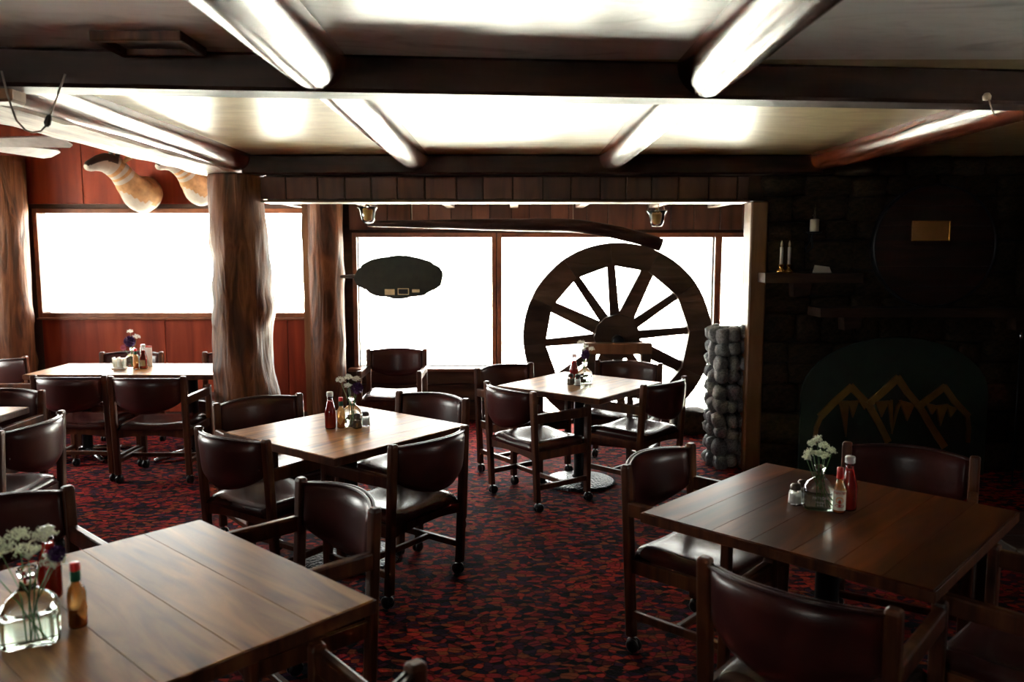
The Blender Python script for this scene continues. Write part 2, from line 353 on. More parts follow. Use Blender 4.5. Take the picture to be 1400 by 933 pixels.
o = obj('log_post', log((-1.79, 7.785, 0), (-1.79, 7.785, 2.24), .17, .165, 24, 50, .06, 11, kn(2.2, 7, .12)), 'log_bark', smooth=True); tag(o, 'reddish log post between the long window and the oval slab', 'post', 'rustic log posts')
bm = prism([(-2.0+.015*noise.noise((0, zz*5, 3)), zz) for zz in [.1*i for i in range(23)]]+[(-1.93+.03*noise.noise((4, zz*5, 8)), zz) for zz in [.1*i for i in range(22, -1, -1)]], 7.72, 7.8)
ob = obj('sawn_face', bm, 'pale_post', o)
o = obj('log_post', log((-4.85, 7.8, 0), (-4.83, 7.8, 2.6), .17, .165, 24, 50, .07, 21, kn(2.3, 12, .22)), 'log_bark', smooth=True); tag(o, 'knobbly log post at the left edge beside the long window', 'post', 'rustic log posts')
def beamlog(p0, p1, r, lab, seed, nm='log_beam', mat='log_beam_red', tip=False):
    bm = log(p0, p1, r, r*.95, 24, 46, .03, seed, kn((Vector(p1)-Vector(p0)).length, 6, .03)); o = obj(nm, bm, mat, smooth=True); return tag(o, lab, 'beam', 'round ceiling logs')
beamlog((-.72, -2.9, 2.4), (-.72, 3.09, 2.4), .118, 'round peeled log in the near ceiling, left of the bright ceiling panel', 31)
beamlog((.74, -2.9, 2.4), (.74, 3.2, 2.4), .118, 'round peeled log in the near ceiling, right of the bright ceiling panel', 32)
beamlog((-.72, 3.17, 2.4), (-.72, 6.06, 2.4), .105, 'round log in the far ceiling, left of the bright middle panel', 33)
beamlog((.74, 3.3, 2.4), (.74, 6.06, 2.4), .105, 'round log in the far ceiling, right of the bright middle panel', 34)
beamlog((2.32, 3.45, 2.4), (2.3, 6.1, 2.4), .105, 'dark red round log in the far ceiling above the stone wall', 35)
beamlog((-2.03, 3.08, 2.4), (-2.03, 6.06, 2.4), .105, 'dark red round log on top of the rough pale beam', 36)
bm = bmesh.new(); bmesh.ops.create_cube(bm, size=1, matrix=Matrix.Translation((-2.2, 3.6, 2.36)) @ Matrix.Diagonal((.3, 5.5, .15, 1)))
bmesh.ops.subdivide_edges(bm, edges=[e for e in bm.edges if abs(e.verts[0].co.y-e.verts[1].co.y) > 1], cuts=50)
bmesh.ops.subdivide_edges(bm, edges=[e for e in bm.edges if abs(e.verts[0].co.x-e.verts[1].co.x) > .2], cuts=3)
for v_ in bm.verts:
    q = noise.noise_vector(v_.co*3.0)*.016+noise.noise_vector(v_.co*11)*.006; v_.co.x += q.x; v_.co.z += q.z
o = obj('rough_beam', bm, 'rough_beam', smooth=False); tag(o, 'rough hewn pale beam running back to the tree trunk post', 'beam')
o = obj('beam_block', B((-1.86, 3.02, 2.31), (.12, .1, .14), bev=.01), 'pale_post'); tag(o, 'short tan wooden block at the left end of the near beam', 'block')

# ---- stone fireplace wall
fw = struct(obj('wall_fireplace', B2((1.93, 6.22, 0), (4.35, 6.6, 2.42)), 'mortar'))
def stone_mesh(name, seed, mat, k=2, flat=.9):
    bm = bmesh.new(); bmesh.ops.create_cube(bm, size=1); bmesh.ops.subdivide_edges(bm, edges=bm.edges, cuts=k, use_grid_fill=True)
    for v_ in bm.verts:
        c = v_.co; d = c.normalized()*.56; v_.co = c.lerp(d, .45*flat)+noise.noise_vector(c*2.3+Vector((seed*7.1, 0, 0)))*.1
    me = bpy.data.meshes.new(name); bm.to_mesh(me); bm.free(); me.materials.append(MATS[mat])
    for p in me.polygons: p.use_smooth = True
    return me
FS = [stone_mesh('stone', i, 'stone_brown', 2, .7) for i in range(8)]
z = 0.0
while z < 2.36:
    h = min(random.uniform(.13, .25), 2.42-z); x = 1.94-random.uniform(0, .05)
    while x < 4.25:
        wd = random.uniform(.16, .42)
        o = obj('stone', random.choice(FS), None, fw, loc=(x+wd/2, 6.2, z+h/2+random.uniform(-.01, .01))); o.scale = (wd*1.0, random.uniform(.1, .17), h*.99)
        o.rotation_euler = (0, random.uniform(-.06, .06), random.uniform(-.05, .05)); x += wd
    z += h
# low pier of river stones beside the post
pier = thing('stone_pier', 'low pier of grey river stones beside the pale door post', 'pier', (1.74, 6.32, 0))
obj('core', B((0, 0, .56), (.22, .16, 1.12)), 'mortar', pier)
RS = [stone_mesh('stone', 20+i, 'stone_grey', 3, 1.5) for i in range(7)]
for row in range(10):
    zz = .06+row*.112
    for cx in range(3):
        o = obj('stone', RS[(row*3+cx*2) % 7], None, pier, loc=(-.1+cx*.09+random.uniform(-.012, .012), -.09, zz+random.uniform(-.02, .02)))
        o.scale = (random.uniform(.085, .11), random.uniform(.11, .15), random.uniform(.1, .13)); o.rotation_euler = (random.uniform(-.4, .4), random.uniform(-.5, .5), random.uniform(-.4, .4))
    for cy in range(2):
        o = obj('stone', RS[(row+cy*3+1) % 7], None, pier, loc=(-.12, .01+cy*.1, zz+random.uniform(-.02, .02)))
        o.scale = (.12, random.uniform(.09, .12), random.uniform(.1, .125)); o.rotation_euler = (random.uniform(-.4, .4), random.uniform(-.5, .5), 0)

# mantel shelves
for nm, x0, x1, y0, z0, z1, lab in (('mantel_shelf', 1.86, 2.58, 5.92, 1.475, 1.545, 'short upper slab shelf on the stone wall carrying the white candles'), ('mantel_shelf', 2.26, 4.25, 5.88, 1.225, 1.29, 'long lower slab mantel across the dark stone wall')):
    bm = bmesh.new(); n_ = 24; o1 = []
    for i in range(n_+1): x = x0+(x1-x0)*i/n_; o1.append((x, y0+.02*noise.noise((x*4, z0, 1))))
    vsb = [bm.verts.new((x, y, z0)) for x, y in o1]+[bm.verts.new((x1, 6.2, z0)), bm.verts.new((x0, 6.2, z0))]
    vst = [bm.verts.new((x, y+.006, z1)) for x, y in o1]+[bm.verts.new((x1, 6.2, z1)), bm.verts.new((x0, 6.2, z1))]
    bm.faces.new(vsb[::-1]); bm.faces.new(vst); k = len(vsb)
    for i in range(k): bm.faces.new((vsb[i], vsb[(i+1) % k], vst[(i+1) % k], vst[i]))
    t = thing(nm, lab, 'shelf', (0, 0, 0), 0, 'slab shelves on the stone wall'); obj('slab', bm, 'plank_old', t)
    for xx in ((x0+x1)/2-.05,) if x1 < 3 else (x0+.3, x1-.4):
        obj('bracket', prism([(xx-.06, z0-.11), (xx+.06, z0-.09), (xx+.07, z0), (xx-.07, z0)], 6.02, 6.2), 'plank_old', t)

# ================================================================== FURNITURE
# ---- tables
def table(x, y, rz, W, D, label, n=6, mat='table_wood', foot='disc', h=.74, name='dining_table'):
    t = thing(name, label, 'table', (x, y, 0), math.radians(rz), 'wooden dining tables'); pw = W/n
    th = .042
    def plank_bm(L0, L1): return B((0, 0, 0), (pw-.0003, D, th), bev=.0012, seg=1)
    me = None
    for i in range(n):
        if me is None: o = obj('plank', plank_bm(0, 0), mat, t); me = o.data
        else: o = obj('plank', me, None, t)
        o.location = (-W/2+pw*(i+.5), 0, h-th/2)
    for c, s_ in (((0, D/2+.003, h-th/2), (W+.012, .006, th-.006)), ((0, -D/2-.003, h-th/2), (W+.012, .006, th-.006)), ((W/2+.003, 0, h-th/2), (.006, D, th-.006)), ((-W/2-.003, 0, h-th/2), (.006, D, th-.006))): obj('edge_strip', B(c, s_, bev=.0015), 'frame_wood', t)
    obj('underframe', B((0, 0, h-th-.02), (W*.6, D*.6, .03), bev=.003), 'black_iron', t)
    if foot == 'disc':
        obj('column', lathe([(.09, .69), (.05, .66), (.043, .64), (.043, .06), (.06, .045), (.06, .03)], 24), 'black_iron', t, True)
        obj('foot', lathe([(.255, 0), (.265, .008), (.25, .02), (.16, .034), (.06, .048), (0, .05)], 40), 'hammered_iron', t, True)
    else:
        for sx in (-1, 1):
            c = sx*W*.3
            obj('column', lathe([(.08, .69), (.04, .66), (.04, .05)], 20, c=(c, 0, 0)), 'black_iron', t, True)
            for a in range(4):
                aa = PI/4+a*PI/2; obj('foot', tube([(c, 0, .06), (c+.15*math.cos(aa), .15*math.sin(aa), .05), (c+.34*math.cos(aa), .34*math.sin(aa), .022)], [.03, .026, .02], 8), 'steel', t, True)
    return t
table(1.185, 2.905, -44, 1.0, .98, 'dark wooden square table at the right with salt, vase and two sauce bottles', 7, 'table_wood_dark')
table(-1.09, 2.11, 48, 1.0, 1.0, 'warm brown wooden table in the left foreground with a sunlit top', 5)
table(-.895, 4.33, -38, .9, .94, 'centre square table in front of the tree trunk post', 6)
table(.5, 5.83, -38, .86, .86, 'square table in the window bay in front of the big wheel', 6)
table(-3.1, 6.6, 0, 1.5, .66, 'long table with a pale shining top under the long window', 8, foot='cross')
table(-3.6, 4.62, 0, 1.15, .66, 'table cut by the left edge with a bright white corner', 6)
# bench at the right edge
t = thing('hearth_bench', 'low dark plank bench at the right edge behind the right table', 'bench', (2.75, 3.48, 0))
for i in range(4): obj('plank', B((0, -.255+.17*i, .42), (1.2, .166, .04), bev=.004), 'dark_wood', t)
for sx in (-.5, .5):
    for sy in (-.25, .25): obj('leg', B((sx, sy, .2), (.06, .06, .4), bev=.004), 'dark_wood', t)

# ---- captain's chair on castors, faces +y, back post tops at y = -.245
def make_chair():
    t = thing('dining_chair', 'x', 'chair', (0, 0, 0), 0, 'leather armchairs on castors')
    X = .262
    def post(x, y0, y1, z0, z1, w_=.044, d=.038):
        bm = bmesh.new(); n = 10; prof = [(z0, 1), (z1-.014, 1), (z1-.005, .9), (z1, .62)]; rings = []
        for z, s_ in prof:
            yc = y0+(y1-y0)*(z-z0)/(z1-z0); ring = []
            for k in range(16):
                a = 2*PI*(k+.5)/16; ca, sa = math.cos(a), math.sin(a); ex = 5
                ring.append(bm.verts.new((x+math.copysign(abs(ca)**(2/ex), ca)*w_/2*s_, yc+math.copysign(abs(sa)**(2/ex), sa)*d/2*s_, z)))
            rings.append(ring)
        for a, b_ in zip(rings, rings[1:]):
            for k in range(16): bm.faces.new((a[k], a[(k+1) % 16], b_[(k+1) % 16], b_[k]))
        bm.faces.new(rings[0][::-1]); bm.faces.new(rings[-1]); return bm
    cm = None
    for sx in (-1, 1):
        for (y0, y1, z1) in ((-.205, -.245, .81), (.225, .225, .672)):
            lg = obj('leg', post(sx*X, y0, y1, .07, z1), 'frame_wood', t)
            if cm is None:
                bm = bmesh.new()
                for dx in (-.012, .012):
                    r_ = lathe([(0, -.009), (.024, -.009), (.03, -.004), (.03, .004), (.024, .009), (0, .009)], 18)
                    bmesh.ops.rotate(r_, verts=r_.verts, matrix=Matrix.Rotation(PI/2, 3, 'Y')); bmesh.ops.translate(r_, verts=r_.verts, vec=(dx, .012, .03))
                    tmp = bpy.data.meshes.new('tmp'); r_.to_mesh(tmp); r_.free(); bm.from_mesh(tmp)
                ball((0, .005, .043), .026, bm, 2, (.9, 1, .8)); lathe([(.008, .045), (.008, .08)], 8, bm)
                cs = obj('castor', bm, 'black_rubber', lg, True); cm = cs.data
            else: cs = obj('castor', cm, None, lg)
            cs.location = (sx*X, y0, 0)
    for sx in (-1, 1):
        bm = box(bmesh.new(), (sx*(X+.004), -.005, .625), (.034, .44, .064), bev=.008, seg=2); obj('arm', bm, 'frame_wood', t)
        obj('stretcher', B((sx*X, .01, .165), (.024, .42, .034), bev=.004), 'frame_wood', t)
    obj('stretcher', B((0, .01, .165), (2*X-.02, .024, .03), bev=.004), 'frame_wood', t)
    # seat frame with gently bowed lower edges
    bm = bmesh.new()
    for y in (-.212, .222):
        ol = [(-X+.02+(2*X-.04)*i/10, .405+.012*math.cos(PI*i/10-PI/2)*0) for i in range(11)]
        lo = [(x, .345+.02*(1-(x/(X-.02))**2)) for x, _ in ol]
        prism(lo+ol[::-1], y-.012, y+.012, bm)
    for sx in (-1, 1): box(bm, (sx*(X-.004), .005, .378), (.026, .42, .058))
    obj('seat_frame', bm, 'frame_wood', t)
    # upholstered saddle seat
    n = 16; bm = bmesh.new(); top, bot = {}, {}
    for i in range(n+1):
        for j in range(n+1):
            u, v_ = -1+2*i/n, -1+2*j/n; x = .25*u; y = .012+.248*v_
            ed = (max(0, 1-abs(u)**7)*max(0, 1-abs(v_)**7))**.5
            sad = .022*u*u-.018*(1-v_*v_)*(1-u*u)-.012*max(0, v_-.4)
            top[i, j] = bm.verts.new((x, y, .405+.05*ed+sad*ed)); bot[i, j] = bm.verts.new((x*.97, y*.97, .4)) if 0 < i < n and 0 < j < n else top[i, j]
    for i in range(n):
        for j in range(n):
            q = [(i, j), (i+1, j), (i+1, j+1), (i, j+1)]
            bm.faces.new([top[k] for k in q])
            f_ = [];  [f_.append(bot[k]) for k in q[::-1]]
            if len(set(f_)) == 4:
                try: bm.faces.new(f_)
                except ValueError: pass
    obj('seat', bm, 'leather_seat', t, True)
    # curved padded backrest
    n, mrow = 20, 8; bm = bmesh.new(); F_, Bk = {}, {}
    def back(u, s, off):
        x = .243*u; zt = .79+.014*(1-u*u); zb = .625-.085*(1-u*u)**.8
        z = zb+(zt-zb)*s; cy = -.232-.018*(z-.6)/.2-.085*(1-u*u)
        th = .026*(max(0, 1-abs(2*s-1)**6)*max(0, 1-abs(u)**10))**.5
        return (x, cy+off*(.004+th), z)
    for i in range(n+1):
        for j in range(mrow+1):
            u, s = -1+2*i/n, j/mrow; F_[i, j] = bm.verts.new(back(u, s, 1)); Bk[i, j] = bm.verts.new(back(u, s, -.8))
    for i in range(n):
        for j in range(mrow):
            bm.faces.new((F_[i, j], F_[i+1, j], F_[i+1, j+1], F_[i, j+1])); bm.faces.new((Bk[i, j+1], Bk[i+1, j+1], Bk[i+1, j], Bk[i, j]))
    for i in range(n):
        bm.faces.new((F_[i, 0], Bk[i, 0], Bk[i+1, 0], F_[i+1, 0])); bm.faces.new((F_[i, mrow], F_[i+1, mrow], Bk[i+1, mrow], Bk[i, mrow]))
    for j in range(mrow):
        bm.faces.new((F_[0, j], F_[0, j+1], Bk[0, j+1], Bk[0, j])); bm.faces.new((F_[n, j], Bk[n, j], Bk[n, j+1], F_[n, j+1]))
    bk = obj('backrest', bm, 'leather', t, True)
    for off in (.9, -.7):
        obj('piping', tube([Vector(back(-1+2*i/20, .985, 0))+Vector((0, off*.012, .002)) for i in range(21)], .0055, 6), 'piping', bk, True)
    for sx in (-1, 1):
        for zz in (.655, .74):
            obj('screw', ball((sx*.222, -.262, zz), .007, None, 1, (1, .5, 1)), 'steel', bk, True)
    return t
proto = make_chair(); used = [False]
def chair(M, f, label, group='leather armchairs on castors'):
    f = Vector(f).normalized(); loc = (M[0]+f.x*.245, M[1]+f.y*.245, 0); rz = math.atan2(-f.x, f.y)
    if not used[0]:
        used[0] = True; proto.location = loc; proto.rotation_euler = (0, 0, rz); proto['label'] = label; return proto
    return dup(proto, loc, rz, label, group)
chair((-.66, 2.93), (-.73, -.68), 'leather armchair with shining front of backrest, drawn up to the left foreground table')
chair((-.41, 1.50), (-.65, .76), 'armchair at the bottom edge of which only post tops and an arm show')
chair((-1.88, 2.81), (.743, -.669), 'dark armchair at the left edge behind the flowers of the foreground table')
chair((-1.555, 4.875), (.64, -.77), 'armchair in front of the tree trunk post, facing the centre table')
chair((-1.395, 3.92), (.56, .83), 'armchair with its rounded back to the camera, left of the centre table')
chair((-.40, 3.88), (-.81, .59), 'armchair right of the centre table, seen from behind with a lit seat')
chair((-.505, 4.99), (-.53, -.85), 'armchair with a bluish gleam on its backrest, behind the right corner of the centre table')
chair((-.06, 6.315), (.6, -.8), 'hazy armchair at the left rear of the window bay table')
chair((-.02, 5.31), (.81, .59), 'armchair seen whole with castors on the red carpet, front left of the window bay table')
chair((.955, 6.53), (-.4, -.92), 'armchair standing right before the big wheel behind the window bay table')
chair((1.07, 5.57), (-.73, .68), 'armchair on the right of the window bay table, seen from its back right')
chair((-1.07, 7.41), (0, -1), 'lone armchair against the window sill below the oval slab')
chair((.66, 3.505), (.735, -.678), 'armchair at the left corner of the dark right table, castor on the carpet')
chair((.765, 2.11), (.66, .75), 'nearest armchair, back to the camera in front of the dark right table')
chair((1.81, 3.59), (-.52, -.86), 'deep red armchair behind the dark right table in front of the mountain screen')
chair((1.84, 2.23), (-.68, .73), 'armchair in the bottom right corner of which an arm and a gleaming seat show')
chair((-3.32, 5.16), (0, -1), 'armchair at the left edge behind the table with the white corner')
chair((-2.56, 4.22), (-1, .03), 'armchair in profile at the left edge before the table with the white corner')
chair((-4.2, 6.62), (1, 0), 'armchair at the left end of the long table with a pale sheen')
chair((-3.23, 5.80), (.02, 1), 'left armchair of the two with backs to the camera at the long table')
chair((-2.64, 5.75), (0, 1), 'right armchair of the two with backs to the camera at the long table')
chair((-3.42, 7.18), (.03, -1), 'armchair on the wall side of the long table behind the vase')
chair((-2.5, 7.18), (0, -1), 'armchair on the wall side of the long table, mostly behind the tree trunk post')

# ================================================================== WHEEL AND WINDOW BAY
wh = thing('wagon_wheel', 'huge dark wooden wheel with twelve spokes leaning before the bay window', 'wheel', (.975, 7.5, .0))
WC, RO, RI = .915, .872, .655
for k in range(12):
    a0, a1 = 2*PI*k/12+math.radians(5), 2*PI*(k+1)/12+math.radians(5); ol = []
    for i in range(7): a = a0+.001+(a1-a0-.002)*i/6; rr = RO*(1+.006*noise.noise((a*4, 1, 0))); ol.append((rr*math.cos(a), WC+rr*math.sin(a)))
    ol += [(RI/math.cos((a1-a0)/2)*.985*math.cos(a1-.001), WC+RI/math.cos((a1-a0)/2)*.985*math.sin(a1-.001)), (RI/math.cos((a1-a0)/2)*.985*math.cos(a0+.001), WC+RI/math.cos((a1-a0)/2)*.985*math.sin(a0+.001))]
    obj('rim_segment', prism(ol, -.1, .08), 'plank_old', wh)
for k in range(12):
    a = 2*PI*k/12+math.radians(5+0); wdt = (.075, .08, .14, .085, .085, .12, .08, .07, .12, .085, .075, .12)[k]
    d = Vector((math.cos(a), 0, math.sin(a))); s_ = Vector((-d.z, 0, d.x)); c = Vector((0, 0, WC)); bm = bmesh.new()
    ol = [c+d*.15+s_*wdt*.55, c+d*.15-s_*wdt*.55, c+d*.67-s_*wdt*.42, c+d*.67+s_*wdt*.42]
    obj('spoke', prism([(p.x, p.z) for p in ol], -.03, .03, bm), 'plank_old', wh)
bm = bmesh.new(); prism([(.215*math.cos(2*PI*i/12), WC+.215*math.sin(2*PI*i/12)) for i in range(12)], -.09, .07, bm); hb = obj('hub', bm, 'plank_old', wh)
bm = lathe([(.055, 0), (.055, .14), (.04, .15), (0, .15)], 20); bmesh.ops.rotate(bm, verts=bm.verts, matrix=Matrix.Rotation(PI/2, 3, 'X')); bmesh.ops.translate(bm, verts=bm.verts, vec=(0, -.05, WC-.03)); obj('axle', bm, 'black_iron', hb, True)
ws = thing('wheel_stand', 'brown timber stand with a cross beam in front of the wheel hub', 'stand', (.98, 7.28, 0))
obj('beam', B((-.02, 0, .83), (.62, .1, .1), bev=.006), 'pale_post', ws)
for sx in (-.26, .24): obj('leg', B((sx, 0, .39), (.09, .09, .78), bev=.006), 'plank_old', ws)
obj('brace', B((0, 0, .1), (.5, .07, .07), bev=.006), 'plank_old', ws)
# rocks by the wheel
for k, (x, y, s_, lab) in enumerate(((1.68, 7.5, .34, 'large dark rock on the carpet right of the big wheel'), (1.92, 7.62, .24, 'middle-sized rock between the large rock and the stone pier'), (2.16, 7.5, .26, 'rock half hidden behind the stone pier'), (1.78, 7.82, .2, 'small rock against the window frame right of the wheel'))):
    o = obj('rock', stone_mesh('rock', 50+k, 'stone_brown', 4, 1.2), None, loc=(x, y, s_*.32)); o.scale = (s_, s_*.8, s_*.72); o.rotation_euler = (0, 0, k*1.3); tag(o, lab, 'rock', 'rocks under the bay window')
# oval slab
ov = thing('oval_slab', 'dark oval wood slab with small plaques hanging in the window', 'sign', (-1.06, 7.6, 1.467))
ol = []
for i in range(60):
    a = 2*PI*i/60; q = 1.02+.05*noise.noise((math.cos(a)*2.5, math.sin(a)*2.5, 4))+.045*noise.noise((math.cos(a)*8, math.sin(a)*8, 2)); ol.append((.405*q*math.copysign(abs(math.cos(a))**1.15, math.cos(a)), .2*q*math.copysign(abs(math.sin(a))**.92, math.sin(a))))
obj('slab', prism(ol, -.025, .025), 'oval_slab', ov)
obj('arm', tube([(-.39, 0, .005), (-.47, .05, .005), (-.58, .12, .0)], [.022, .018, .016], 8), 'dark_wood', ov, True)
obj('plaque', B((-.09, -.029, -.14), (.093, .008, .053), bev=.002), 'label_cream', ov)
pf = obj('plaque', B((.038, -.0275, -.135), (.09, .005, .046)), 'print_dark', ov)
for c, s_ in (((.038, -.03, -.108), (.104, .01, .006)), ((.038, -.03, -.162), (.104, .01, .006)), ((-.011, -.03, -.135), (.006, .01, .06)), ((.087, -.03, -.135), (.006, .01, .06))): obj('frame', B(c, s_), 'label_cream', pf)
obj('plaque', B((.156, -.029, -.129), (.07, .008, .028), bev=.002), 'label_cream', ov)
# long bent pole over the window
pts = [(-1.3+.0662*i, 7.32, 1.955-.02*(i/40)-.17*max(0, (i-26)/14)**1.8) for i in range(41)]
o = obj('bent_pole', tube(pts, [.026+.034*min(1, i/22) for i in range(41)], 14, fn=lambda i, a: 1+.06*noise.noise((i*.3, math.cos(a), math.sin(a)))), 'dark_wood', smooth=True); tag(o, 'long bent wooden pole hanging level above the bay window', 'pole')
for x in (-.9, .55):
    o = obj('pole_hanger', tube([(x, 7.32, 1.99), (x, 7.32, 2.25)], .004, 6), 'wire'); tag(o, 'thin wire holding the %s of the bent pole' % ('thin left end' if x < 0 else 'thick middle'), 'wire', 'wires of the bent pole')
# glass lamps
for x, zc, lab in ((-1.222, 2.03, 'glass tulip lamp hanging above the oval slab'), (1.229, 2.0, 'glass tulip lamp hanging above the right side of the big wheel')):
    t = thing('hanging_lamp', lab, 'lamp', (x, 6.9, zc), 0, 'glass tulip lamps')
    obj('shade', lathe([(.012, -.085), (.04, -.083), (.056, -.06), (.063, -.02), (.068, .015), (.082, .04), (.096, .048), (.09, .05), (.076, .043), (.062, .016), (.056, -.02), (.05, -.055), (.035, -.074), (.012, -.078)], 28, cap=False), 'clear_glass', t, True)
    obj('inner_shade', lathe([(.0, -.07), (.03, -.066), (.042, -.03), (.046, .02), (.04, .024), (0, .024)], 20), 'lamp_amber', t, True)
    obj('cap', lathe([(.05, .026), (.05, .034), (.02, .05), (.012, .075), (0, .078)], 20), 'brass', t, True)
    for k in range(3):
        a = 2*PI*k/3+.5; obj('chain', tube([(.088*math.cos(a), .088*math.sin(a), .046), (.02*math.cos(a), .02*math.sin(a), 2.245-zc)], .0035, 5), 'wire', t)

# ================================================================== FIREPLACE WALL THINGS
sc_ = thing('fire_screen', 'dark green arched fire screen with a golden mountain emblem', 'screen', (0, 0, 0))
ol = [(2.2, 0), (3.62, 0), (3.62, .62)]+[(2.91+.71*math.cos(PI*i/20), .62+.44*math.sin(PI*i/20)) for i in range(1, 20)]+[(2.2, .62)]
obj('panel', prism(ol, 6.03, 6.06), 'screen_green', sc_)
G = lambda x, y: (2.108+x*.001268, .909-y*.001286)
bm = bmesh.new(); yk = [0]
def poly(pts): prism([G(*p) for p in pts], 6.018-.0006*yk[0], 6.032, bm); yk[0] += 1
def ribbon(pts, w0, w1):
    for i, (p, q) in enumerate(zip(pts, pts[1:])):
        d = Vector((q[0]-p[0], q[1]-p[1])); n = Vector((-d.y, d.x)).normalized(); k = len(pts)-1
        a, b_ = (w0+(w1-w0)*i/k)/2, (w0+(w1-w0)*(i+1)/k)/2; e_ = d.normalized()*8
        poly([(p[0]+n.x*a-e_.x, p[1]+n.y*a-e_.y), (q[0]+n.x*b_+e_.x, q[1]+n.y*b_+e_.y), (q[0]-n.x*b_+e_.x, q[1]-n.y*b_+e_.y), (p[0]-n.x*a-e_.x, p[1]-n.y*a-e_.y)])
ribbon([(190, 350), (270, 265), (365, 175), (475, 285), (540, 390), (600, 500)], 44, 40)
ribbon([(465, 285), (560, 200), (640, 122), (700, 205), (780, 295), (860, 420), (940, 530)], 44, 40)
ribbon([(775, 290), (850, 230), (920, 175), (985, 260), (1070, 345)], 40, 36)
ribbon([(190, 350), (165, 420), (160, 500)], 26, 20); ribbon([(1065, 340), (1080, 420), (1080, 500)], 26, 20)
for tr in ([(292, 258), (352, 255), (345, 475)], [(345, 258), (412, 252), (380, 358)], [(405, 252), (470, 270), (445, 310)], [(510, 262), (592, 255), (552, 355)], [(585, 262), (612, 250), (622, 455)], [(618, 455), (640, 290), (668, 250), (645, 330)], [(655, 252), (745, 275), (705, 378)], [(815, 270), (885, 285), (852, 338)], [(875, 285), (945, 275), (905, 408)], [(935, 275), (1000, 300), (962, 355)]): poly(tr)
obj('mountain_emblem', bm, 'emblem_gold', sc_)
# dark round barrel head with brass plaque
bh = thing('barrel_head', 'dark round wooden barrel head hanging on the stone wall', 'barrel head', (3.12, 5.98, 1.745))
for i in range(6):
    z0, z1 = -.44+i*.147, -.44+(i+1)*.147-.003; ol = []
    L_ = [(math.sqrt(max(0, .4415**2-zz*zz)), zz) for zz in [z0+(z1-z0)*j/5 for j in range(6)]]
    obj('plank', prism([(x, zz) for x, zz in L_]+[(-x, zz) for x, zz in L_[::-1]], 0, .05), 'dark_wood', bh)
bm = lathe([(.443, -.015), (.452, -.015), (.452, .06), (.443, .06), (.443, -.015)], 64, cap=False); bmesh.ops.rotate(bm, verts=bm.verts, matrix=Matrix.Rotation(-PI/2, 3, 'X')); obj('hoop', bm, 'black_iron', bh, True)
pq = thing('brass_plaque', 'small rectangular brass plaque on the dark barrel head', 'plaque', (3.08, 5.97, 1.855))
obj('plate', B((0, 0, 0), (.285, .008, .148), bev=.002), 'brass', pq)
for c, s_ in (((0, -.006, .07), (.285, .008, .008)), ((0, -.006, -.07), (.285, .008, .008)), ((-.138, -.006, 0), (.008, .008, .148)), ((.138, -.006, 0), (.008, .008, .148))): obj('rim', B(c, s_, bev=.002), 'brass', pq)
# candles
for x, lab in ((1.995, 'left of the two white electric candles on the upper shelf'), (2.052, 'right of the two white electric candles on the upper shelf')):
    t = thing('candle', lab, 'candle', (x, 5.99, 1.545), 0, 'white candles on the upper shelf')
    obj('holder', lathe([(.034, 0), (.034, .02), (.016, .032), (.012, .05), (.02, .058), (.02, .066), (0, .066)], 18), 'brass', t, True)
    obj('stick', lathe([(.0115, .066), (.0115, .19), (.009, .194), (0, .194)], 14), 'white_paint', t, True)
    obj('flame_bulb', lathe([(.005, .194), (.0095, .206), (.007, .225), (0, .243)], 12), 'cream', t, True)
o = obj('folded_card', prism([(-.075, 0), (.075, 0), (.065, .045), (-.05, .06)], -.002, .002), 'card_white', loc=(2.3, 5.99, 1.548), rot=(math.radians(-20), 0, math.radians(8))); tag(o, 'small white card lying tilted on the upper stone wall shelf', 'card')
t = thing('wall_sconce', 'iron candle sconce with a cream candle above the upper shelf', 'sconce', (2.245, 6.03, 1.84))
obj('candle', lathe([(.032, .01), (.032, .1), (.027, .104), (0, .1)], 18), 'cream', t, True)
obj('chimney', lathe([(.012, .104), (.018, .12), (.01, .16), (.008, .21), (.006, .21), (.008, .15), (.014, .12), (.01, .104)], 14, cap=False), 'clear_glass', t, True)
obj('pan', lathe([(0, 0), (.05, 0), (.058, .012), (.05, .01), (0, .008)], 20), 'black_iron', t, True)
obj('scroll', tube([(0, .02, 0), (0, .05, -.04), (.02, .07, -.1), (-.02, .075, -.14), (-.03, .08, -.1), (0, .09, -.06), (0, .12, .05)], .007, 8), 'black_iron', t, True)
t = thing('glint_rods', 'metal rods with bright knobs, added for a glint at the right edge', 'metal rods', (3.8, 5.82, 0))  # rods and knobs made up to give a glint of light here
obj('rod', tube([(0, 0, 0), (0, .02, 1.14)], .007, 8), 'black_iron', t, True); obj('knob', ball((0, .02, 1.17), .022, None, 2, (1, 1, 1.6)), 'steel', t, True)
obj('rod', tube([(-.09, 0, 0), (-.085, .02, 1.08)], .006, 8), 'black_iron', t, True); obj('knob', ball((-.085, .02, 1.09), .012, None, 2, (1, 1, 2.6)), 'steel', t, True)

